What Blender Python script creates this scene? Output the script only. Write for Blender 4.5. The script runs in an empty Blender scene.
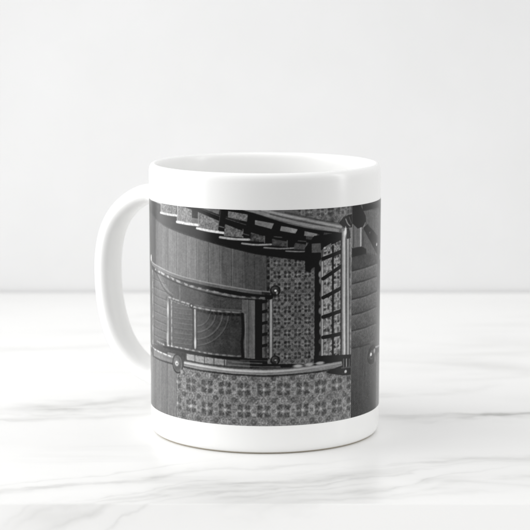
import bpy, math, random
import numpy as np

MM = 0.001
D_CAM, H_CAM, TILT, F_PX = 700.0, 161.6, 0.1452, 2009.5      # mm, mm, rad, px of a 530 px wide picture
rng = np.random.default_rng(7)
scene = bpy.context.scene
col = scene.collection

# ------------------------------------------------------------------ helpers
def new_mat(name):
    m = bpy.data.materials.new(name); m.use_nodes = True
    nt = m.node_tree; b = nt.nodes['Principled BSDF']
    return m, nt, b

def link_mesh(name, verts, faces, mat, parent=None, smooth=True):
    me = bpy.data.meshes.new(name)
    me.from_pydata([tuple(c * MM for c in v) for v in verts], [], faces)
    me.update()
    if smooth:
        me.polygons.foreach_set('use_smooth', [True] * len(me.polygons))
    me.materials.append(mat)
    o = bpy.data.objects.new(name, me); col.objects.link(o)
    if parent: o.parent = parent
    return o

def catmull(pts, n):
    P = [np.array(p, float) for p in pts]
    P = [2 * P[0] - P[1]] + P + [2 * P[-1] - P[-2]]
    out = []
    for i in range(1, len(P) - 2):
        for k in range(n):
            t = k / n
            out.append(.5 * (2 * P[i] + (P[i+1] - P[i-1]) * t + (2*P[i-1] - 5*P[i] + 4*P[i+1] - P[i+2]) * t*t
                             + (-P[i-1] + 3*P[i] - 3*P[i+1] + P[i+2]) * t**3))
    out.append(P[-2])
    return out

def lathe(profile, seg=288, closed=False):
    vs, fs = [], []
    for r, z in profile:
        for k in range(seg):
            a = 2 * math.pi * k / seg
            vs.append((r * math.sin(a), -r * math.cos(a), z))
    n = len(profile)
    for i in range(n if closed else n - 1):
        j = (i + 1) % n
        for k in range(seg):
            l = (k + 1) % seg
            fs.append((i*seg + k, i*seg + l, j*seg + l, j*seg + k))
    return vs, fs

# ------------------------------------------------------------------ materials
def ceramic():
    m, nt, b = new_mat('white glazed ceramic')
    b.inputs['Base Color'].default_value = (0.90, 0.90, 0.892, 1)
    b.inputs['Roughness'].default_value = 0.24
    b.inputs['Specular IOR Level'].default_value = 0.45
    tc = nt.nodes.new('ShaderNodeTexCoord'); n = nt.nodes.new('ShaderNodeTexNoise')
    n.inputs['Scale'].default_value = 55; n.inputs['Detail'].default_value = 1.5
    bp = nt.nodes.new('ShaderNodeBump'); bp.inputs['Strength'].default_value = 0.10; bp.inputs['Distance'].default_value = 0.0004
    nt.links.new(tc.outputs['Object'], n.inputs['Vector']); nt.links.new(n.outputs['Fac'], bp.inputs['Height'])
    nt.links.new(bp.outputs['Normal'], b.inputs['Normal'])
    return m

def print_ink():
    m, nt, b = new_mat('grey sublimation print')
    a = nt.nodes.new('ShaderNodeVertexColor'); a.layer_name = 'ink'
    nt.links.new(a.outputs['Color'], b.inputs['Base Color'])
    b.inputs['Roughness'].default_value = PRINT_ROUGH
    b.inputs['Specular IOR Level'].default_value = PRINT_SPEC
    return m
PRINT_ROUGH, PRINT_SPEC = 0.27, 0.35

def unglazed():
    m, nt, b = new_mat('bare stoneware')
    b.inputs['Base Color'].default_value = (0.52, 0.47, 0.38, 1); b.inputs['Roughness'].default_value = 0.85
    return m

def marble():
    m, nt, b = new_mat('white veined marble')
    N, L = nt.nodes, nt.links
    def M(op, x, y=None, clamp=False):
        q = N.new('ShaderNodeMath'); q.operation = op; q.use_clamp = clamp
        for i, v in enumerate((x, y)):
            if v is None: continue
            if isinstance(v, (int, float)): q.inputs[i].default_value = v
            else: L.new(v, q.inputs[i])
        return q.outputs[0]
    tc = N.new('ShaderNodeTexCoord'); sep = N.new('ShaderNodeSeparateXYZ'); L.new(tc.outputs['Object'], sep.inputs[0])
    def noise(scale, detail=3, dist=0.0, off=0.0, rot=0.0, sc=(1, 1, 1)):
        mp = N.new('ShaderNodeMapping'); mp.inputs['Location'].default_value = (off, off * .7, 0)
        mp.inputs['Rotation'].default_value = (0, 0, rot); mp.inputs['Scale'].default_value = sc
        L.new(tc.outputs['Object'], mp.inputs['Vector'])
        n = N.new('ShaderNodeTexNoise'); n.inputs['Scale'].default_value = scale; n.inputs['Detail'].default_value = detail
        n.inputs['Distortion'].default_value = dist
        L.new(mp.outputs[0], n.inputs['Vector']); return n.outputs['Fac']
    X = sep.outputs[0]; Y = sep.outputs[1]
    w1 = M('SUBTRACT', noise(14, 4), .5); w2 = M('SUBTRACT', noise(60, 3, off=3.1), .5)
    wx = M('ADD', X, M('MULTIPLY', w2, .012))
    w3 = M('SUBTRACT', noise(190, 3, off=6.1), .5)
    wy = M('ADD', M('ADD', Y, M('MULTIPLY', w1, .050)), M('ADD', M('MULTIPLY', w2, .016), M('MULTIPLY', w3, .004)))
    total = None
    wv = M('ADD', M('MULTIPLY', noise(26, 2, off=2.2), 2.6), .35)
    # every vein: passes through (x, y) with a slope, has a half length, a core width, a strength
    for (x0, y0, sl, half, wid, st) in VEINS:
        dx = M('SUBTRACT', wx, x0)
        d = M('ABSOLUTE', M('SUBTRACT', M('SUBTRACT', wy, y0), M('MULTIPLY', dx, sl)))
        core = M('POWER', M('MAXIMUM', M('SUBTRACT', 1.0, M('DIVIDE', d, M('MULTIPLY', wv, wid * .55))), 0.0), 1.3)
        soft = M('MULTIPLY', M('POWER', M('MAXIMUM', M('SUBTRACT', 1.0, M('DIVIDE', d, wid * 3.2)), 0.0), 2.0), .42)
        g = M('MULTIPLY', M('ADD', core, soft), M('MAXIMUM', M('SUBTRACT', 1.0, M('POWER', M('DIVIDE', M('ABSOLUTE', dx), half), 2.0)), 0.0))
        g = M('MULTIPLY', g, st * .42)
        total = g if total is None else M('ADD', total, g)
    brk = M('ADD', M('MULTIPLY', noise(38, 4, off=7.7, rot=-.6, sc=(1, 2.5, 1)), 2.6), -.65)
    total = M('MULTIPLY', total, M('MAXIMUM', brk, 0.05))
    # free veins everywhere (ridges of a stretched noise)
    r = M('ABSOLUTE', M('SUBTRACT', noise(5.5, 6, .4, 1.9, -.55, (.55, 2.2, 1)), .5))
    rid = M('POWER', M('MAXIMUM', M('SUBTRACT', 1.0, M('MULTIPLY', r, 22)), 0.0), 2.0)
    free = M('MULTIPLY', rid, M('MULTIPLY', M('MAXIMUM', M('SUBTRACT', noise(7, 2, off=5), .47), 0.0), 1.6))
    cloud = M('MULTIPLY', M('MAXIMUM', M('SUBTRACT', noise(9, 4, .3, 8.2, -.5, (.6, 1.8, 1)), .5), 0.0), .32)
    total = M('MINIMUM', M('ADD', M('ADD', total, free), cloud), 1.0)
    mix = N.new('ShaderNodeMix'); mix.data_type = 'RGBA'
    mix.inputs['A'].default_value = (.845, .843, .834, 1); mix.inputs['B'].default_value = (.40, .40, .385, 1)
    L.new(total, mix.inputs['Factor']); L.new(mix.outputs['Result'], b.inputs['Base Color'])
    b.inputs['Roughness'].default_value = .28; b.inputs['Specular IOR Level'].default_value = .3
    return m
# metres on the table top, mug axis at the origin
VEINS = [(-.052, -.078, .42, .085, .0045, 1.0), (-.012, -.084, .40, .075, .0055, 1.0), (.020, -.092, .45, .050, .0055, .7),
         (-.030, -.098, .38, .060, .0045, .7), (-.070, .045, .42, .035, .0110, .9), (-.060, .038, .35, .040, .0060, .8), (-.085, .018, .22, .085, .0060, .8),
         (.085, .020, .24, .085, .0070, .95), (.080, -.070, .55, .055, .0050, .75), (.060, -.048, .40, .06, .0050, .6),
         (.055, .060, .30, .04, .006, .5), (-.10, .150, .3, .08, .008, .35), (.11, .160, -.2, .08, .008, .25), (.03,-.099,.3,.05,.004,.5)]

_r = random.Random(4)
for (x0, y0, sl, half, wid, st) in list(VEINS[:12]):                 # thin side strands that split from each vein
    for k in range(2):
        VEINS.append((x0 + _r.uniform(-.5, .5)*half, y0 + _r.uniform(-.009, .009), sl + _r.uniform(-.18, .22), half * _r.uniform(.35, .7), wid * .38, st * _r.uniform(.5, .9)))

def wall_paint():
    m, nt, b = new_mat('white plaster wall')
    tc = nt.nodes.new('ShaderNodeTexCoord'); n = nt.nodes.new('ShaderNodeTexNoise'); n.inputs['Scale'].default_value = 28
    n.inputs['Detail'].default_value = 5
    r = nt.nodes.new('ShaderNodeValToRGB')
    r.color_ramp.elements[0].position = .25; r.color_ramp.elements[0].color = (.762, .762, .762, 1)
    r.color_ramp.elements[1].position = .75; r.color_ramp.elements[1].color = (.788, .788, .79, 1)
    nt.links.new(tc.outputs['Object'], n.inputs['Vector']); nt.links.new(n.outputs['Fac'], r.inputs['Fac'])
    nt.links.new(r.outputs['Color'], b.inputs['Base Color'])
    bp = nt.nodes.new('ShaderNodeBump'); bp.inputs['Strength'].default_value = .15; bp.inputs['Distance'].default_value = .001
    nt.links.new(n.outputs['Fac'], bp.inputs['Height']); nt.links.new(bp.outputs['Normal'], b.inputs['Normal'])
    b.inputs['Roughness'].default_value = .8
    return m

# ------------------------------------------------------------------ the printed photograph, drawn flat
RT, RB, ZT, ZB = 40.5, 40.4, 83.45, 10.47
def radius(z): return RB + (RT - RB) * np.clip((z - ZB) / (ZT - ZB), -.3, 1.4)
RM = 40.45
def unroll(x, y):
    """angle round the mug and height for a place seen at x, y in a 530 px view"""
    a = (x - 265) / F_PX; b = -(y - 265) / F_PX
    ct, st = math.cos(TILT), math.sin(TILT)
    dx, dy, dz = a, ct + b * st, -st + b * ct
    A = dx*dx + dy*dy; B = -2 * D_CAM * dy; C = D_CAM**2 - RM**2
    q = B*B - 4*A*C
    if q < 0:
        th = math.copysign(math.radians(86.7), x - 265); s = D_CAM / dy
        return th, H_CAM + s * dz
    s = (-B - math.sqrt(q)) / (2*A)
    return math.atan2(s*dx, D_CAM - s*dy), H_CAM + s*dz
SEAM = unroll(351.4, 300)[0]
WRAP = math.radians(160)
WU = WRAP * RM; HZ = ZT - ZB
NX, NZ = 664, 429
SX, SZ = NX * 2, NZ * 2
PX = WU / SX; PZ = HZ / SZ
UU = (np.arange(SX) + .5) * PX
VV = ZB + (np.arange(SZ) + .5) * PZ
CAN = np.full((SZ, SX), 60.0)

def A_(x, y):            # the panel that faces the viewer
    t, z = unroll(x, y); return ((t - SEAM + WRAP) * RM, z)
def B_(x, y):            # the start of the same picture, repeated to the right of the seam
    t, z = unroll(x, y); return ((t - SEAM) * RM, z)
def vnoise(sx, sy, seed=0, octaves=3):
    """smooth noise over the canvas; sx, sy = feature size in mm"""
    g = np.random.default_rng(seed); out = 0; amp = 1; tot = 0
    for o in range(octaves):
        nx = max(2, int(WU / sx) + 2); ny = max(2, int(HZ / sy) + 2)
        t = g.random((ny, nx)) * 2 - 1
        fx = np.linspace(0, nx - 1.001, SX); fy = np.linspace(0, ny - 1.001, SZ)
        ix = fx.astype(int); iy = fy.astype(int); ax = fx - ix; ay = fy - iy
        ax = ax*ax*(3-2*ax); ay = ay*ay*(3-2*ay)
        r0 = t[iy][:, ix] * (1-ax) + t[iy][:, ix+1] * ax; r1 = t[iy+1][:, ix] * (1-ax) + t[iy+1][:, ix+1] * ax
        out = out + amp * (r0 * (1-ay)[:, None] + r1 * ay[:, None]); tot += amp
        amp *= .55; sx /= 2; sy /= 2
    return out / tot
N_WOODH = vnoise(9, .5, 1); N_WOODV = vnoise(.5, 9, 2); N_FINE = vnoise(.45, .45, 3, 2); N_MID = vnoise(2.2, 2.2, 4); N_BIG = vnoise(14, 14, 5)
N_CARPET = vnoise(.9, .9, 6, 3)
TEX = {None: 0 * N_FINE, 'h': N_WOODH, 'v': N_WOODV, 'f': N_FINE, 'm': N_MID, 'c': N_CARPET}

def inpoly(P, X, Y):
    m = np.zeros(np.broadcast(X, Y).shape, bool); n = len(P)
    for i in range(n):
        x1, y1 = P[i]; x2, y2 = P[(i+1) % n]
        if y1 == y2: continue
        c = ((y1 > Y) != (y2 > Y)) & (X < (x2 - x1) * (Y - y1) / (y2 - y1) + x1)
        m ^= c
    return m
def win(P, pad):
    P = np.array(P); a = max(0, int((P[:,0].min() - pad) / PX)); b = min(SX, int((P[:,0].max() + pad) / PX) + 2)
    c = max(0, int((P[:,1].min() - pad - ZB) / PZ)); d = min(SZ, int((P[:,1].max() + pad - ZB) / PZ) + 2)
    return slice(c, max(c, d)), slice(a, max(a, b))
def blend(sl, mask, shade, tex, amt, alpha):
    t = shade + (TEX[tex][sl] * amt if tex else 0)
    CAN[sl] = CAN[sl] * (1 - mask * alpha) + t * mask * alpha
def poly(pts, shade, tex=None, amt=0, side=A_, alpha=1.0, shade2=None, vert=False, dense=True):
    q = []
    n = len(pts)
    for i in range(n):
        (x1, y1), (x2, y2) = pts[i], pts[(i+1) % n]
        k = 6 if dense else 1
        for j in range(k): q.append(side(x1 + (x2-x1)*j/k, y1 + (y2-y1)*j/k))
    sl = win(q, .1)
    m = inpoly(q, UU[sl[1]][None, :], VV[sl[0]][:, None]).astype(float)
    s = shade
    if shade2 is not None:
        if vert: t = (VV[sl[0]][:, None] - min(v for _, v in q)) / (max(v for _, v in q) - min(v for _, v in q) + 1e-6); s = shade2 + (shade - shade2) * np.clip(t, 0, 1)
        else: t = (UU[sl[1]][None, :] - min(u for u, _ in q)) / (max(u for u, _ in q) - min(u for u, _ in q) + 1e-6); s = shade + (shade2 - shade) * np.clip(t, 0, 1)
    blend(sl, m, s, tex, amt, alpha)
def line(pts, w, shade, tex=None, amt=0, side=A_, alpha=1.0, dash=None, soft=.12, smooth=True, shade2=None):
    """w = width in mm on the mug"""
    if smooth and len(pts) > 2: pts = [tuple(p) for p in catmull(pts, 6)]
    q = [side(*p) for p in pts]
    sl = win(q, w + .4); X = UU[sl[1]][None, :]; Y = VV[sl[0]][:, None]
    best = np.full((Y.shape[0], X.shape[1]), 1e9); along = np.zeros_like(best); acc = 0.0
    for (x1, y1), (x2, y2) in zip(q[:-1], q[1:]):
        dx, dy = x2-x1, y2-y1; L2 = dx*dx + dy*dy + 1e-12
        t = np.clip(((X-x1)*dx + (Y-y1)*dy) / L2, 0, 1)
        d = np.hypot(X - x1 - t*dx, Y - y1 - t*dy)
        k = d < best; best = np.where(k, d, best); along = np.where(k, acc + t*math.sqrt(L2), along); acc += math.sqrt(L2)
    m = np.clip((w/2 - best) / soft + .5, 0, 1)
    if dash: m = m * (.35 + .65*np.clip((np.sin(along / dash[0] * 2*math.pi + N_MID[sl]*3.0 + N_FINE[sl]*1.5) + dash[1]) * 1.6 + N_FINE[sl]*.5, 0, 1))
    s = shade if shade2 is None else shade + (shade2 - shade) * along / acc
    blend(sl, m, s, tex, amt, alpha)
def ell(x, y, rx, ry, shade, side=A_, alpha=1.0, soft=.15, ring=None):
    """rx, ry in mm on the mug"""
    c = side(x, y); sl = win([(c[0]-rx, c[1]-ry), (c[0]+rx, c[1]+ry)], .6)
    d = np.hypot((UU[sl[1]][None, :] - c[0]) / rx, (VV[sl[0]][:, None] - c[1]) / ry)
    r = min(rx, ry)
    m = np.clip((1 - d) * r / soft + .5, 0, 1)
    if ring: m *= np.clip((d - ring) * r / soft + .5, 0, 1)
    blend(sl, m, shade, None, 0, alpha)
def ball(x, y, rx, ry, side=A_, base=45, light=150):
    ell(x, y, rx, ry, base * .45, side); ell(x, y, rx*.82, ry*.85, base, side)
    ell(x - rx*.5, y - ry*.6, rx*.62, ry*.6, base * 1.7, side, .7, .5); ell(x, y, rx*.32, ry*.34, base*.5, side)
    ell(x + .2, y, rx*.24, ry*.2, light, side, 1, .2); ell(x + rx*.9, y + ry*1.3, rx*.16, ry*.3, light*.75, side, .8, .3)

def floral(pts, org, per, bg, dark, light, mid, side=A_, contrast=1.0):
    q = []
    n = len(pts)
    for i in range(n):
        (x1, y1), (x2, y2) = pts[i], pts[(i+1) % n]
        for j in range(8): q.append(side(x1 + (x2-x1)*j/8, y1 + (y2-y1)*j/8))
    sl = win(q, .1); X = UU[sl[1]][None, :]; Y = VV[sl[0]][:, None]
    m = inpoly(q, X, Y).astype(float)
    o = side(*org); s = per[0]
    wob = .045
    a = (X - o[0]) / per[0] + N_FINE[sl]*wob; b = (Y - o[1]) / per[1] + N_CARPET[sl]*wob
    a = a - np.round(a); b = b - np.round(b); aa, bb = np.abs(a), np.abs(b)
    asp = per[1] / per[0]
    def disc(cx, cy, r, sf=.03): return np.clip((r - np.hypot(aa - cx, (bb - cy)*asp)) / sf + .5, 0, 1)
    def ringm(cx, cy, r, w, sf=.025): return np.clip((w - np.abs(np.hypot(aa - cx, (bb - cy)*asp) - r)) / sf + .5, 0, 1)
    v = np.full(m.shape, float(bg)) + N_FINE[sl] * 16
    def put(v, k, c): return v * (1-k) + c * k
    # interlaced light scrolls between the flowers
    v = put(v, ringm(.5, 0, .15, .022) , light*.92); v = put(v, ringm(.5, .22, .11, .02), light*.88)
    v = put(v, ringm(.36, .40, .12, .018)*.8, light*.85); v = put(v, ringm(0, .5, .17, .020)*.7, light*.95)
    v = put(v, disc(0, .5, .13), mid); v = put(v, ringm(0, .5, .07, .014)*.7, light*.8)
    v = put(v, disc(.5, 0, .075), mid*.9); v = put(v, disc(.5, .12, .035), light*.9)
    def fil(p, q, c, t): return np.clip((t - np.abs(np.sin(p*aa + 2.6*np.sin(q*bb + c)) + np.sin(q*bb*asp + 2.2*np.sin(p*aa*.8 + 1.3*c)))) / (t*.6) + .5, 0, 1)
    out = np.clip((np.hypot(aa, bb*asp) - .30) / .05, 0, 1)
    f1 = fil(21, 17, .7, .30); f2 = fil(37, 31, 1.9, .26)
    v = put(v, f2*.45*out, dark*.95); v = put(v, f1*.65*out, light*.95)
    # dark medallion at the corners, four dark petals round the flower
    dm = np.clip((.120 - (np.abs(aa - .5) + np.abs(bb - .5)*asp)*.72) / .03 + .5, 0, 1)
    v = put(v, dm*.85, dark*1.12); v = put(v, disc(.5, .5, .03), light*.8)
    pet = 0
    for cx, cy, r in ((.155, .15, .098), (.235, .205, .075), (.125, .235, .062), (.25, .115, .058)): pet = np.maximum(pet, disc(cx, cy, r))
    edge = np.clip(pet*4, 0, 1) * (1 - pet)
    v = put(v, pet, dark * (1 + .22*np.sign(N_MID[sl])*np.abs(N_MID[sl]) + .18*np.sin(aa*70)*np.sin(bb*60)))
    v = put(v, pet*f2*.28, light*.8)
    v = put(v, np.clip((.014 - np.abs(aa - .0)) / .02 + .5, 0, 1) * (bb*asp < .30) * .7, light*.9)
    v = put(v, np.clip((.014 - np.abs(bb*asp)) / .02 + .5, 0, 1) * (aa < .31) * .7, light*.9)
    v = put(v, np.clip((.016 - np.abs(np.abs(aa) - bb*asp)) / .02 + .5, 0, 1) * (np.hypot(aa, bb*asp) < .2) * .8, light)
    v = put(v, disc(0, 0, .072, .05), light*1.02); v = put(v, disc(.15, .15, .022), mid*1.05)
    v = bg + (v - bg) * (contrast + N_MID[sl]*.5) + N_CARPET[sl]*9 + N_FINE[sl]*9 + N_MID[sl]*6
    CAN[sl] = CAN[sl] * (1-m) + v * m

def draw_photograph():
    # ---- left start of the picture (seen to the right of the seam): treads going down, newel and bracket
    S = B_
    poly([(351,192),(381,192),(381,262),(351,262)], 66, 'v', 10, S)
    poly([(364,211),(381,209),(381,256),(364,252)], 78, 'v', 10, S)
    poly([(361,197),(381,190),(381,207),(363,211)], 34, 'h', 10, S)
    line([(357,199.5),(368,199),(380,195)], .5, 62, side=S); line([(362,205),(380,201)], .35, 56, side=S)
    poly([(351,224),(360.5,227),(360.5,248),(351,248)], 88, 'v', 12, S)
    line([(360.8,226),(360.6,247)], .9, 150, side=S, alpha=.8); line([(353.5,226),(353.5,247)], .5, 62, side=S)
    poly([(351,196),(357,196),(361,207),(365.5,216),(366,224),(361.5,227),(357.5,228.5),(352,223),(351,223)], 14, 'm', 8, S)
    line([(356,204),(361,213),(363,221)], .6, 44, side=S, alpha=.7); line([(365.2,223),(362.8,228)], .7, 110, side=S, alpha=.8)
    poly([(351,248.5),(361,246.5),(366,249),(366,253.5),(351,257.5)], 24, 'm', 8, S)
    poly([(363,228),(367.5,224),(374,232),(381,243),(381,262),(372,245)], 24, 'm', 10, S)
    ell(376.5,244.4,.7,.6,150,S); ell(369.6,232.6,.5,.5,70,S); line([(368,225.5),(380,243.5)], .3, 58, side=S)
    poly([(351,257.5),(366,253.5),(381,262),(381,268),(351,272)], 58, 'm', 7, S)
    ys = [(271,263.2),(284,276.2),(299.5,291),(315,306),(331,322.5),(348,338)]
    for i, (yl, yr) in enumerate(ys):
        nl, nr = ys[i+1] if i < 5 else (yl + 16, yr + 15)
        poly([(351,yl),(365,yl-3.4),(379.5,yr-1.0),(379.5,nr-1.0),(365,nl-3.4),(351,nl)], 88 - i*2, 'f', 9, S, shade2=64 - i*1.5, vert=True)
    for i, (yl, yr) in enumerate(ys):
        if i < 5: line([(351.5,yl),(365,yl-3.6),(379,yr-1.2)], .55, 40, side=S, alpha=.85); line([(351.5,yl+1.2),(365,yl-2.4),(379,yr)], .3, 100, side=S, alpha=.5)
    poly([(351,349),(366,345.5),(379.5,338),(379.5,420),(351,420)], 68, 'v', 9, S, shade2=48, vert=True)
    line([(351.5,348.2),(362,346),(369,343.6)], .5, 46, side=S)
    uu = UU[None, :]; vv = VV[:, None]; zone = (uu < 32.5) & (vv < 62)                 # diagonal weave of the stair runner
    CAN[:] = CAN + zone * 5.5 * np.sin((uu*.8 + vv) * 8.5)
    for xx in (357, 366, 373.5): line([(xx,362),(xx,415)], .22, 60, side=S, alpha=.6)
    line([(377.6,268),(377.4,341)], .5, 52, side=S, alpha=.7)
    # ---- left limb of the facing panel
    T = A_
    # wide planks of the upper landing
    xs = [149.6,156.2,162.2,169,177.8,187.3,197.8,209.7,221,232.6,244,256,269]
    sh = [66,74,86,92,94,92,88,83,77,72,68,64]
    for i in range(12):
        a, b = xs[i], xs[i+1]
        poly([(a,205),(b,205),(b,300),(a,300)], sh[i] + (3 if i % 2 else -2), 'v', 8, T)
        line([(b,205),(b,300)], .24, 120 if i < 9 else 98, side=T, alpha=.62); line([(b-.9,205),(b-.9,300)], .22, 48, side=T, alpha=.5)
    # flight seen beyond the first rail
    poly([(149.6,262),(156,270),(171,279),(185,285),(198,289),(213,292.5),(226,295),(240,297.5),(263,298),(268,360),(149.6,352)], 72, 'm', 6, T, shade2=56)
    poly([(153,270),(160,274),(172,296),(172,340),(153,340)], 78, 'h', 7, T)
    for k in range(9):
        y = 281 + k*8; line([(153.5,y-3),(159,y),(166.5,y+3.2)], .35, 50, side=T, alpha=.65); line([(153.5,y-2),(159,y+1),(166.5,y+4.2)], .25, 104, side=T, alpha=.5)
    line([(156,272),(160,281),(165,290),(172,296.5)], .55, 46, side=T, alpha=.8); line([(157.5,272),(161.5,281),(166.5,289),(173,294.5)], .3, 112, side=T, alpha=.55)
    line([(180,283),(180,300)], .3, 104, side=T, alpha=.7); line([(168,281),(168,292)], .25, 98, side=T, alpha=.6)
    poly([(213,293),(240,298),(263,299),(263,309),(243,311),(213,308)], 58, 'h', 8, T)
    # well floor
    poly([(173.5,303),(194,306),(194,349),(173.5,345)], 70, 'h', 5, T, shade2=66)
    for k in range(8):
        y = 309 + k*5; line([(174,y-1.5),(184,y),(193,y+1)], .28, 92, side=T, alpha=.5); line([(174,y-.7),(184,y+.8),(193,y+1.8)], .22, 50, side=T, alpha=.45)
    poly([(195.5,307),(217,311),(243,313),(243,357),(215,354),(195.5,350)], 62, 'm', 6, T, shade2=50)
    for r, w, c in ((4.6,.45,92),(6.6,.5,96),(8.9,.5,98),(10.9,.4,90)):
        arc = []
        for k in range(15):
            t = math.radians(6 + k*6); arc.append((196 + r*3.0*math.cos(t), 312 + r*3.05*math.sin(t)))
        line(arc, w, c, side=T, alpha=.42, smooth=False); line([(x+.9,y+.9) for x, y in arc], .3, 40, side=T, alpha=.4, smooth=False)
    # top rail of the inner frame
    line([(166.5,298.5),(178,302.5),(190,306),(193.5,307.2)], 1.0, 62, side=T); line([(168.5,297),(180,301),(190,304.3)], .6, 130, side=T, dash=(2.4,.4), alpha=.85)
    line([(169,299.6),(180,303.6),(190,306.4)], .35, 118, side=T, dash=(1.7,.3), alpha=.8)
    line([(193,309),(213,313),(242,315)], 1.0, 34, side=T, dash=(1.5,.6)); line([(192.5,306.6),(203,308.8),(217,311),(242,312.7)], .6, 142, side=T, dash=(2.6,.8), shade2=92, alpha=.8)
    line([(195,305),(215,308.6),(242,310.6)], .3, 80, side=T)
    ell(191.5,306,.9,.9,46,T); ell(191.5,305.6,.35,.35,140,T)
    # left and middle uprights
    line([(171.6,300),(171.9,346)], .55, 128, side=T, dash=(3.1,.7), alpha=.85); line([(169.8,300),(170,346)], .45, 40, side=T)
    line([(168,299),(168,345)], 1.05, 100, 'm', 22, T); ell(168,310,.5,2.4,150,T,.8,soft=.5); ell(167.6,339,.6,2.2,140,T,.8,soft=.5)
    line([(193.2,309),(193.5,348)], .7, 48, side=T); line([(195.0,310),(195.2,348)], .75, 132, 'm', 34, T); ell(195.4,343,.55,1.4,160,T,.8,soft=.5)
    line([(196.6,311),(196.8,349)], .3, 44, side=T)
    # outer left upright close to the edge of sight
    line([(151.0,262),(151.3,345)], 1.3, 56, side=T); line([(152.6,266),(152.9,344)], 1.0, 120, side=T, dash=(5.2,.5)); line([(154.4,270),(154.6,346)], .6, 54, side=T)
    # bottom of the inner frame: dashes, light risers, dark lines
    poly([(151,344),(163,346),(185,350.5),(204,354),(234,357.5),(268,359),(268,368),(235,367),(200,362),(176,358),(151,350)], 58, 'h', 8, T, shade2=34)
    line([(163.5,344.4),(185,348.8),(204,352.6),(215,354.2),(234,356),(247,356.4)], .55, 168, side=T, dash=(2.5,.35), shade2=96, alpha=.75)
    line([(163.5,346.6),(185,351),(204,354.6),(215,356.2),(234,358),(268,359)], .7, 24, side=T, alpha=.9)
    line([(157,341),(166,345.5)], .6, 118, side=T, dash=(1.2,.3)); ell(165.5,344,.9,.8,50,T)
    poly([(186,353.6),(203,356.6),(226,359.6),(226,365.5),(203,363),(186,359.5)], 128, 'f', 14, T, shade2=104)
    for xx in (186.5,195,204.5,214,224.5): line([(xx,354 + (xx-186)*.15),(xx,361 + (xx-186)*.15)], .28, 52, side=T)
    poly([(226,359.6),(250,361),(250,367.5),(226,366)], 70, 'h', 20, T, shade2=52)
    poly([(250,358),(343,356),(343,362),(300,367),(250,368)], 22, 'h', 10, T)
    line([(232,362),(262,363.4)], .4, 86, side=T, alpha=.8); line([(228,365),(258,366.8),(280,366.6)], .35, 96, side=T, alpha=.7); line([(240,360),(268,360.8)], .3, 60, side=T)
    # right side of the inner well: black wavy line, pale post, black void, ladder and bright rail
    poly([(242,298),(255,299),(255,359),(243,358)], 74, 'v', 12, T, shade2=88)
    line([(242.4,314),(243.2,330),(242.2,344),(243,357)], .9, 16, 'm', 14, T); line([(245.4,314),(245.6,357)], .35, 104, side=T, alpha=.8)
    line([(248.6,300),(248.6,357)], .25, 58, side=T)
    poly([(255,299),(262.4,299),(262.4,360),(255,360)], 17, 'v', 5, T)
    poly([(262.4,299),(269,299),(269,358),(262.4,358)], 66, 'm', 16, T)
    line([(265.8,300),(265.8,357)], .35, 40, side=T, alpha=.8); line([(262.8,300),(262.8,357)], .35, 96, side=T, alpha=.7)
    for y in (301,311,322.5,333.8,345): line([(262.6,y+.9),(268.6,y-.5)], .95, 12, side=T)
    # central wallpaper
    floral([(267.4,254),(318,254),(318,364),(267.4,364)], (287.4,274.6), (3.52,3.93), 78, 45, 112, 70, T, .95)
    line([(268,254),(268.2,290)], 1.0, 34, side=T, dash=(1.9,.2), alpha=.8)
    line([(270.9,296),(270.9,357)], 1.05, 116, 'v', 16, T); line([(269.2,296),(269.2,357)], .3, 46, side=T); line([(272.6,297),(272.6,357)], .3, 40, side=T, alpha=.8)
    # first handrail with its ball
    rail = [(151,258),(153,264),(160,268.6),(171,274),(184,278.4),(198,281.8),(215,285.4),(233,288.6),(253,291.8),(270,293.2)]
    line([(x, y+3) for x, y in rail], 2.2, 52, side=T, shade2=20); line(rail, 1.35, 92, 'h', 14, T, shade2=76)
    line([(x, y-1.4) for x, y in rail], .35, 136, side=T, alpha=.9, shade2=104)
    line([(155,269),(160,272),(171,278),(185,284),(198,288),(213,291.6),(226.4,294.6),(240,297),(264,298.2)], .8, 150, side=T, dash=(3.2,.45), alpha=.9, shade2=92)
    line([(155,271.4),(171,280.4),(198,290.4),(226.4,297),(264,300.4)], .35, 34, side=T)
    ell(151.4,257.6,.8,1.2,170,T)
    ball(275.3,290.6,1.75,1.75,T,42,190); poly([(262,291.6),(270,292.6),(270,295.4),(262,295)], 44, None, 0, T)
    ball(275.3,360.2,1.6,1.6,T,40,120)
    # ---- upper flight: dark string, pale risers, treads, balusters, broad handrail
    low = [(149.6,212),(157,220.5),(165,226.5),(180,233),(200,239.5),(226,247.2),(253,253.6),(270,256.4),(290,259),(306,261)]
    top = [(306,196),(270,196),(226,196),(180,192),(149.6,188)]
    poly(low + top, 48, 'h', 8, T, shade2=16)
    line([(x, y-.8) for x, y in low], .5, 80, side=T, alpha=.55, shade2=30)
    # pale wall seen between the balusters
    poly([(149.6,196),(161,201),(180,206),(205,207),(236,209),(262,216),(290,225),(306,231),(306,226),(262,206),(200,200),(149.6,190)], 96, 'c', 20, T)
    poly([(161,200),(176.6,203),(176.6,215.4),(161,212)], 96, 'f', 26, T); line([(160.6,212.6),(168,214.4),(177,215.6)], .75, 150, 'f', 20, T)
    line([(151,199.5),(156,201.5),(161,203.5)], .6, 142, side=T, alpha=.8); line([(161.2,202),(161.2,213)], .4, 140, side=T, alpha=.6)
    poly([(177.4,202),(192,206),(192,223),(177.4,221)], 106, 'f', 26, T); line([(177,221.8),(188,223.8),(199.3,225.2)], .9, 168, 'f', 20, T)
    line([(177.4,204),(177.4,221)], .35, 150, side=T, alpha=.8); poly([(192,207),(198,208.4),(198,217.4),(192,216.6)], 44, 'm', 8, T)
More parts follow.
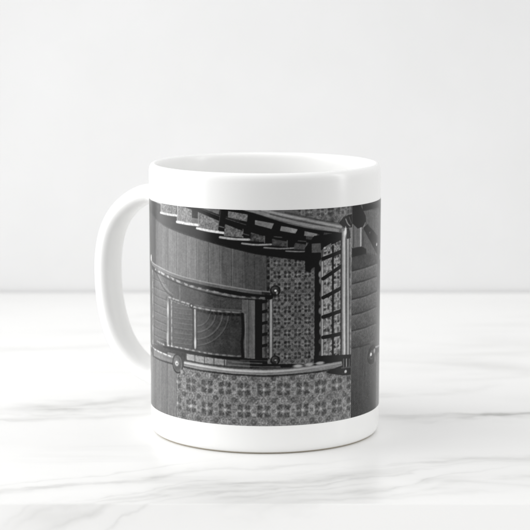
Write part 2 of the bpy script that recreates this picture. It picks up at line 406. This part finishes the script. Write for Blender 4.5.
    poly([(192,217.6),(198,218.6),(198,223.6),(192,222.8)], 90, 'c', 10, T); line([(198.6,209),(198.6,225)], .5, 128, side=T, alpha=.8)
    poly([(199.4,212),(212,215.5),(220,219),(219,231.4),(199.4,228.6)], 98, 'f', 28, T); line([(197,228.2),(210,231),(224.6,233)], .8, 170, 'f', 18, T)
    poly([(225,224),(243,231),(243,237.4),(224,236)], 86, 'f', 24, T); line([(220,237.2),(234,239),(249,239.6)], .75, 136, 'f', 14, T)
    poly([(251,232.4),(264.5,236),(264.5,242),(250,241.2)], 68, 'f', 22, T); line([(242,243.4),(256,244.8),(271,244.4)], .6, 118, 'f', 12, T)
    poly([(272,238.6),(287,241.4),(287,246.8),(272,245.6)], 62, 'c', 12, T); line([(264,247.6),(280,248.6),(295,248)], .5, 100, 'f', 12, T)
    poly([(294,242.6),(306.4,244.6),(306.4,250),(294,249.4)], 66, 'c', 12, T); line([(286,251),(300,251.6),(312,250.6)], .5, 96, 'f', 10, T)
    poly([(311.6,243.6),(321,243),(321,252.6),(311.6,252.8)], 76, 'c', 12, T)
    for a, b in (((243,226),(243,238)),((264.6,236),(264.6,243)),((287.2,240),(287.2,247)),((306.6,243),(306.6,250))): line([a, b], .3, 110, side=T, alpha=.7)
    # long treads (dark diagonals) and the lit strips between them
    line([(183,204),(200,210),(220,218.6),(246,227),(270,233),(300,240)], 1.7, 38, 'h', 10, T, shade2=14)
    line([(186,203.6),(200,208.4),(220,216.4),(246,224.8)], .3, 92, side=T, alpha=.6); line([(200,206.5),(218,213.8),(240,221.2)], .3, 66, side=T, alpha=.7)
    poly([(228,211),(248,214.6),(247,221.8),(228,217)], 96, 'f', 26, T)
    poly([(200,207),(220,209.6),(219,214.6),(200,207.6)], 92, 'c', 10, T)
    poly([(255,220),(274,223.4),(271.5,229),(255,224.6)], 102, 'c', 16, T)
    poly([(281,226),(298,228.6),(295.5,233.6),(280,230.8)], 112, 'c', 18, T)
    poly([(304.6,231),(318.4,232.8),(315.6,237),(304,235.6)], 104, 'c', 16, T)
    for q in ([(252,229),(272,233),(270,236),(251,232)], [(277,234),(296,237),(293,241),(276,238)], [(301,238.6),(316,240.6),(314,243),(300,242)]): poly(q, 22, 'm', 10, T)
    line([(274,236.6),(282,237.4)], .3, 76, side=T); line([(298,240.8),(306,241.4)], .3, 76, side=T)
    # balusters
    poly([(221,206),(227,206),(225,225),(223.8,231.6),(218,229.8),(219.6,218)], 30, 'v', 8, T); line([(218.6,226),(224,227.6)], .3, 88, side=T); line([(221,208),(218.4,229)], .22, 76, side=T, alpha=.8)
    poly([(249,206),(257,208),(253,222),(248.4,237.6),(242,235.8),(249.6,222)], 9, None, 0, T); line([(243,233.6),(249,235.2)], .3, 76, side=T)
    for (x, y, x2, y2) in ((278,224,267,240),(301.5,229,291,245),(322,233,312,248)): line([(x,y),((x+x2)/2+1.4,(y+y2)/2),(x2,y2)], 1.25, 8, side=T)
    line([(228,207.5),(245,212),(270,220.4),(300,228.2),(322,233.2)], 1.1, 12, side=T)
    # broad polished handrail of the upper flight
    poly([(236,206),(352,196),(352,232),(336,232.6),(315,230),(290,224.8),(270,218.8),(254,213.4)], 82, 'h', 12, T)
    line([(243,208.6),(262,213.4),(285,219.6),(310,225.6),(338,230.6)], 1.1, 108, 'h', 16, T); line([(262,210),(290,216.4),(320,222.6),(341,227)], .8, 120, 'h', 18, T)
    line([(252,213.2),(272,219.8),(292,225.6),(315,230.4),(338,233)], .5, 8, side=T); line([(270,214.2),(296,220.6),(325,226)], .3, 54, side=T, alpha=.8)
    line([(285,212.4),(315,218.6),(341,223.4)], .5, 62, 'h', 12, T)
    # textured paper in the upper corner
    poly([(287,196),(352,190),(352,221),(341,223),(320,219.4),(300,215)], 90, 'c', 24, T); poly([(287,196),(352,190),(352,221),(341,223),(320,219.4),(300,215)], 84, 'f', 40, T, .5); floral([(287,196),(352,190),(352,221),(341,223),(320,219.4),(300,215)], (331,211), (4.2,4.6), 90, 56, 116, 80, T, .8)
    for xx, yy in ((331,208),(331,214),(338,210),(332,220),(344,206)): ell(xx,yy,.9,.8,52,T,.6,.5)
    poly([(339,223),(343,217.4),(348,215),(352,214),(352,228),(346,229.6)], 20, 'm', 12, T)
    line([(345.6,219),(347.6,223.6),(350,226)], .5, 118, side=T, alpha=.9); line([(349,217),(351,223)], .4, 96, side=T, alpha=.7)
    # dark recess under the upper rail's end
    poly([(305,248),(314,236),(342,232.6),(342,262),(326,256),(319,266),(312,268),(309,272.4),(305,270)], 13, 'm', 10, T)
    poly([(311.6,243.6),(321,243),(321,252.6),(311.6,252.8)], 74, 'c', 12, T)
    poly([(326,246),(331,243),(331,257),(324,258)], 96, 'c', 36, T); ell(325,250.8,.9,1.3,190,T,soft=.4); poly([(334,247),(340,244),(340,262),(334,262)], 78, 'c', 34, T)
    # ---- right-hand balustrade: papered wall behind black rungs between two uprights
    poly([(314.6,262),(320.4,258),(320.4,362),(314.6,362)], 7, None, 0, T)
    for k in range(10):
        y = 263 + k*9.9 + 2*math.sin(k*2.3); ell(320.7,y,.75 + .2*math.sin(k*1.7),1.15 + .4*math.sin(k*3.1),96 + 30*math.sin(k*1.3),T,.9,.5)
    floral([(320.8,250),(341,240),(341,357),(320.8,357)], (327,268), (3.9,4.4), 104, 44, 150, 84, T, 1.25)
    poly([(320.8,250),(341,240),(341,357),(320.8,357)], 100, 'f', 80, T, .35)
    for k in range(9):
        for xx in (327,337): ell(xx,268 + k*11.2 + (4 if xx > 330 else 0),1.3,1.2,128,T,.55,.7); ell(xx+1.2,273 + k*11.2,.5,.8,58,T,.6,.4)
    poly([(320.8,250),(323.4,250),(323.4,357),(320.8,357)], 70, 'v', 12, T); line([(322.2,262),(322.2,357)], .5, 140, 'm', 14, T)
    line([(332.8,246),(332.8,357)], .75, 9, side=T); line([(341.2,238),(341.2,357)], .7, 22, side=T, alpha=.9)
    for a, b in (((323,258.6),(341,251.4)),((323,278.6),(341,266)),((323,297.6),(341,288)),((323,317),(341,310.8)),((323,337.4),(341.6,333.6))):
        line([a, b], 1.25, 6, side=T); line([(a[0],a[1]-2.3),(b[0],b[1]-2.4)], .22, 130, side=T, alpha=.45)
    # bright newel
    poly([(341.6,229),(352,227),(352,357),(341.6,357)], 104, 'v', 18, T)
    line([(344,232),(344.2,355)], .75, 156, 'v', 18, T); line([(346.2,233),(346.4,355)], .35, 66, side=T); line([(347.8,230),(348,355)], .5, 140, 'v', 16, T)
    poly([(349.2,230),(352,229),(352,357),(349.2,357)], 100, 'c', 34, T); line([(349.2,232),(349.4,355)], .3, 60, side=T)
    poly([(344,229),(349,228),(350.5,238),(347,239),(345,234)], 44, 'm', 16, T); ell(345.4,231.5,.5,1.6,180,T,soft=.4)
    # ---- lower handrail and the foot of the newel
    up = [(184,361),(200,364),(218,366.8),(235,368.7),(265,370),(290,368.6),(315,365.4),(342,361)]
    dn = [(342,367),(315,371.4),(290,374),(265,375.2),(235,373.8),(218,372),(200,369.6),(184,366)]
    poly([(314,356),(352,354.4),(352,362),(314,363)], 9, None, 0, T)
    for x, y in ((298,366),(309,364.6),(320,363)): ell(x,y,1.7,.55,128,T,soft=.4)
    poly(up + dn, 116, 'h', 18, T, shade2=98)
    line([(x,y+1.7) for x, y in up], .55, 156, 'h', 12, T, shade2=122); line([(x,y+3.4) for x, y in up[:-1]], .3, 92, side=T, alpha=.7)
    # wallpaper below the rail
    floral([(176,367.4),(184,367),(200,370.4),(218,372.9),(235,374.6),(265,376),(290,374.8),(315,372.2),(330,369.6),(352,369),(352,432),(176,432)],
           (263.6,389.6), (6.66,7.5), 92, 60, 134, 88, T, .86)
    line([(x,y+.9) for x, y in dn[::-1]], .55, 40, side=T, alpha=.8)
    poly([(326,372),(338,367),(352,362),(352,374.6),(343,375.4),(330,373.6)], 8, None, 0, T)
    poly([(341,359),(350.6,358.4),(350.6,371),(344,371.6)], 30, 'm', 14, T)
    for xx, c in ((343.6,84),(346.4,128),(349.2,88)): line([(xx,359),(xx,367)], .5, c, side=T, alpha=.9)
    line([(341.6,368),(350.4,367)], .5, 70, side=T); ell(345.6,371.6,.6,.6,150,T); line([(342,373.6),(351,372.6)], .3, 48, side=T)
    # planks at the lower left, rail and large ball
    for a, b, s in ((149.6,156,84),(156,161.4,92),(161.4,167.6,86),(167.6,176.4,94)):
        poly([(a,352),(b,354),(b,432),(a,432)], s, 'v', 10, T); line([(b,354),(b,430)], .3, 66, side=T, alpha=.6)
    poly([(151,345.6),(156,349),(163,352.6),(173,356.4),(173,362.8),(163,360),(156,357),(151,353.6)], 92, 'h', 14, T)
    line([(151.4,346.6),(156,350),(163,353.4),(173,357.2)], .5, 158, side=T, dash=(3.0,.7)); line([(151.4,354.4),(156,357.8),(163,361),(173,364)], .5, 44, side=T)
    ell(177.6,363.8,2.85,3.35,34,T); ell(177.6,363.6,2.5,2.95,82,T,soft=.4); ell(177.2,363.4,1.9,2.3,62,T,.8,.6)
    ell(176.6,361.8,1.5,1.5,104,T,.6,.8); ell(176.8,363.4,.8,.85,170,T,.9,.5); ell(177,363.7,.3,.3,60,T); ell(181.6,371.6,.7,.7,130,T,.8,.3); ell(183,360,.6,1.4,54,T,.8,.3)
    # ball at the start of the picture, seen again right of the seam
    poly([(372,344.5),(376,345.5),(379.5,343),(379.5,351.6),(376,353.5)], 18, 'm', 8, S); line([(374,347.6),(379,345.4)], .8, 125, side=S)
    ell(372.2,354.6,4.3,3.2,4,S); ell(372.2,354.4,3.4,2.6,26,S,soft=.4); ell(374.4,350.8,1.2,.9,140,S,.85,.5); ell(371.6,354.8,2.2,1.6,82,S,.9,.5); ell(371.8,355,1.4,1.0,20,S,.9,.4); ell(371.0,354.4,.8,.6,200,S,soft=.3); ell(375.0,357.4,.7,1.5,112,S,.8,.4)
    line([(368.2,350.4),(367.6,354.6),(368.4,358.8)], .35, 110, side=S, alpha=.7)
    ell(374.8,357,.5,1.5,84,S,.7,.4)

draw_photograph()
def srgb2lin(v):
    v = np.clip(v / 255.0, 0, 1); return np.where(v <= .04045, v/12.92, ((v + .055)/1.055)**2.4)
def ink():
    c = np.interp(CAN, [0,20,45,70,92,130,180,255], [0,7,36,68,95,145,206,255]) + N_FINE*9 + N_CARPET*6
    k = np.exp(-.5 * (np.arange(-5, 6) / .85)**2); k /= k.sum()      # the softness of a printed enlargement
    for ax in (0, 1):
        pad = [(0, 0), (0, 0)]; pad[ax] = (5, 5); e = np.pad(c, pad, mode='edge'); n = c.shape[ax]
        c = sum(w_ * (e[i:i+n] if ax == 0 else e[:, i:i+n]) for i, w_ in enumerate(k))
    c = c + np.random.default_rng(9).normal(0, 5.5, CAN.shape)
    c = c.reshape(NZ, 2, NX, 2).mean(axis=(1, 3))
    return np.clip(srgb2lin(c) * INK_GAIN - INK_BIAS, .0015, .8)
INK_GAIN, INK_BIAS = 1.40, .012

def print_mesh():
    th = (SEAM - WRAP) + (np.arange(NX) + .5) * (WRAP / NX); th[0] = SEAM - WRAP + .0008; th[-1] = SEAM - .0008
    z = ZB + (np.arange(NZ) + .5) * (HZ / NZ); z[0] = ZB; z[-1] = ZT
    R = radius(z) + .035
    co = np.empty((NZ, NX, 3), np.float32)
    co[..., 0] = R[:, None] * np.sin(th)[None]; co[..., 1] = -R[:, None] * np.cos(th)[None]; co[..., 2] = z[:, None]
    co *= MM
    idx = np.arange(NZ * NX).reshape(NZ, NX)
    q = np.stack([idx[:-1, :-1], idx[:-1, 1:], idx[1:, 1:], idx[1:, :-1]], -1).reshape(-1, 4).astype(np.int32)
    me = bpy.data.meshes.new('printed_picture')
    me.vertices.add(NZ*NX); me.vertices.foreach_set('co', co.ravel())
    me.loops.add(q.size); me.loops.foreach_set('vertex_index', q.ravel())
    me.polygons.add(len(q)); me.polygons.foreach_set('loop_start', np.arange(0, q.size, 4, dtype=np.int32))
    me.update(calc_edges=True)
    me.polygons.foreach_set('use_smooth', np.ones(len(q), bool))
    at = me.color_attributes.new('ink', 'FLOAT_COLOR', 'POINT')
    v = ink(); rgba = np.ones((NZ, NX, 4), np.float32); rgba[..., :3] = v[..., None]
    at.data.foreach_set('color', rgba.ravel())
    me.materials.append(print_ink())
    return me

# ------------------------------------------------------------------ the mug
mug = bpy.data.objects.new('coffee_mug', None); col.objects.link(mug)
mug['label'] = 'white glossy ceramic mug printed with a black and white stairwell photograph, standing on white marble'
mug['category'] = 'mug'
glaze = ceramic()
prof = [(0.01,3.0),(20,3.0),(35.2,2.6),(36.6,1.7),(37.2,1.1),(38.3,.95),(39.0,1.02),(39.55,1.3),(39.95,1.8),(40.2,2.5),(40.35,3.6),(40.4,5.2),(40.4,10.47),
        (40.43,30),(40.46,55),(40.5,83.45),(40.52,88.5),(40.52,92.4),(40.45,93.6),(40.22,94.5),(39.8,95.15),(39.2,95.5),(38.6,95.5),(38.1,95.15),(37.8,94.5),(37.65,93.4),(37.6,91),
        (37.5,80),(37.3,50),(37.1,16),(36.5,11.5),(35.2,8.6),(32.8,6.9),(29,6.1),(15,5.8),(0.01,5.8)]
v, f = lathe(prof); link_mesh('body', v, f, glaze, mug)
v, f = lathe([(36.6,1.4),(36.6,.75),(36.9,.6),(38.5,.6),(38.85,.7),(38.95,1.2)]); link_mesh('foot_ring', v, f, unglazed(), mug)

PHI = math.radians(30)
def handle():
    path = catmull([(37.5,82.0),(43,82.3),(49,81.6),(54.6,78.6),(59.6,73.6),(63.2,67),(65,59),(65.3,50.5),(64.5,41.5),(62.2,32.6),(58.2,24.8),(52.6,19.0),(46.5,15.9),(41,14.9),(37.5,14.7)], 8)
    e = np.array([-math.cos(PHI), math.sin(PHI), 0]); n = np.array([-math.sin(PHI), -math.cos(PHI), 0]); zz = np.array([0, 0, 1.0])
    vs, fs = [], []; K = 40; m = len(path)
    for i, p in enumerate(path):
        a = path[max(0, i-1)]; b = path[min(m-1, i+1)]; t = (b - a); t /= np.linalg.norm(t)
        nr = np.array([-t[1], t[0]])                       # in-plane normal
        edge = max(0.0, 1 - (p[0] - 39.6) / 7.0) if p[0] < 46.6 else 0.0
        ht = 3.6 + 2.2 * edge**2.2; hw = 6.3 + 2.0 * edge**2.2
        c = e * (p[0] + 1.4 * min(1.0, max(0.0, (p[0] - 42) / 18))) + zz * p[1]
        for k in range(K):
            g = 2 * math.pi * k / K; cs, sn = math.cos(g), math.sin(g); ex = 2 / 2.5
            u = math.copysign(abs(cs)**ex, cs) * ht; w = math.copysign(abs(sn)**ex, sn) * hw
            q = c + (e * nr[0] + zz * nr[1]) * u + n * w
            vs.append(tuple(q))
    for i in range(m - 1):
        for k in range(K):
            l = (k + 1) % K; fs.append((i*K + k, (i+1)*K + k, (i+1)*K + l, i*K + l))
    return vs, fs
v, f = handle(); link_mesh('handle', v, f, glaze, mug)

mug.location.z = .6 * MM
pm = print_mesh()
p1 = bpy.data.objects.new('printed_picture', pm); col.objects.link(p1); p1.parent = mug
p2 = bpy.data.objects.new('printed_picture', pm); col.objects.link(p2); p2.parent = mug; p2.rotation_euler.z = WRAP
p1['label'] = 'black and white photograph of a square stairwell, looking down past banisters and floral walls'
p2['label'] = 'darker strip right of the seam, where the stairwell photograph starts again with plain treads'

for o in mug.children: o.location.z = -.6 * MM
# ------------------------------------------------------------------ setting
def box(name, x0, x1, y0, y1, z0, z1, mat, bev=0):
    vs = [(x, y, z) for z in (z0, z1) for y in (y0, y1) for x in (x0, x1)]
    fs = [(0,2,3,1),(4,5,7,6),(0,1,5,4),(2,6,7,3),(0,4,6,2),(1,3,7,5)]
    o = link_mesh(name, vs, fs, mat, smooth=False)
    if bev:
        b = o.modifiers.new('bevel', 'BEVEL'); b.width = bev * MM; b.segments = 3
    return o
def slab():
    prof = [(304,0),(-103,0),(-103.6,-.2),(-124,-14.5),(-124.5,-15.5),(-124.5,-34),(-60,-36),(304,-36)]     # y, z : front edge cut back at an angle
    xs = (-270, 900); n = len(prof); prof = [(y, z + .6) for y, z in prof]
    vs = [(x, y, z) for x in xs for (y, z) in prof]
    fs = [(k, (k+1) % n, n + (k+1) % n, n + k) for k in range(n)] + [tuple(range(n))[::-1], tuple(range(n, 2*n))]
    return vs, fs
vs, fs = slab(); tab = link_mesh('marble_tabletop', vs, fs, marble(), smooth=False); tab['kind'] = 'structure'
wall = box('wall', -1500, 1500, 305.5, 325, -600, 1400, wall_paint()); wall['kind'] = 'structure'

# ------------------------------------------------------------------ light
w = bpy.data.worlds.new('World'); scene.world = w; w.use_nodes = True
nt = w.node_tree; bg = nt.nodes['Background']; bg.inputs['Strength'].default_value = 1.0
tc = nt.nodes.new('ShaderNodeTexCoord'); sp = nt.nodes.new('ShaderNodeSeparateXYZ'); cr = nt.nodes.new('ShaderNodeValToRGB')
mr = nt.nodes.new('ShaderNodeMapRange'); mr.inputs['From Min'].default_value = -1; mr.inputs['From Max'].default_value = 1
nt.links.new(tc.outputs['Generated'], sp.inputs[0]); nt.links.new(sp.outputs[2], mr.inputs['Value']); nt.links.new(mr.outputs[0], cr.inputs['Fac'])
nt.links.new(cr.outputs['Color'], bg.inputs['Color'])
cr.color_ramp.elements[0].position = .50; cr.color_ramp.elements[0].color = (.20, .20, .20, 1)
cr.color_ramp.elements[1].position = .72; cr.color_ramp.elements[1].color = (1.11, 1.11, 1.11, 1)
def area(name, loc, target, sx, sy, rad, color=(1, 1, 1)):
    l = bpy.data.lights.new(name, 'AREA'); l.shape = 'RECTANGLE'; l.size = sx * MM; l.size_y = sy * MM
    l.energy = rad * math.pi * sx * sy * MM * MM; l.color = color
    o = bpy.data.objects.new(name, l); col.objects.link(o); o.location = [c * MM for c in loc]
    from mathutils import Vector
    d = Vector(target) - Vector(loc); o.rotation_euler = d.to_track_quat('-Z', 'Y').to_euler()
    return o
softbox = area('softbox_light', (-310, 30, 190), (0, 30, 190), 460, 500, 1.82); softbox.data.spread = math.radians(135)  # large unseen softbox at the left, placed to wash the print's left side
area('strip_light', (402, -86, 216), (20, -30, 216), 42, 330, 8.0)

# ------------------------------------------------------------------ camera
cd = bpy.data.cameras.new('camera'); cam = bpy.data.objects.new('camera', cd); col.objects.link(cam)
cam.location = (0, -D_CAM * MM, H_CAM * MM); cam.rotation_euler = (math.pi/2 - TILT, 0, 0)
cd.sensor_width = 36; cd.lens = 36 * F_PX / 530; cd.clip_start = .01; cd.clip_end = 50
cd.dof.use_dof = True; cd.dof.focus_distance = .668; cd.dof.aperture_fstop = 26
scene.camera = cam
scene.render.engine = 'CYCLES'
scene.cycles.max_bounces = 8
vs_ = scene.view_settings; vs_.view_transform = 'Standard'; vs_.look = 'None'; vs_.exposure = 0; vs_.gamma = 1
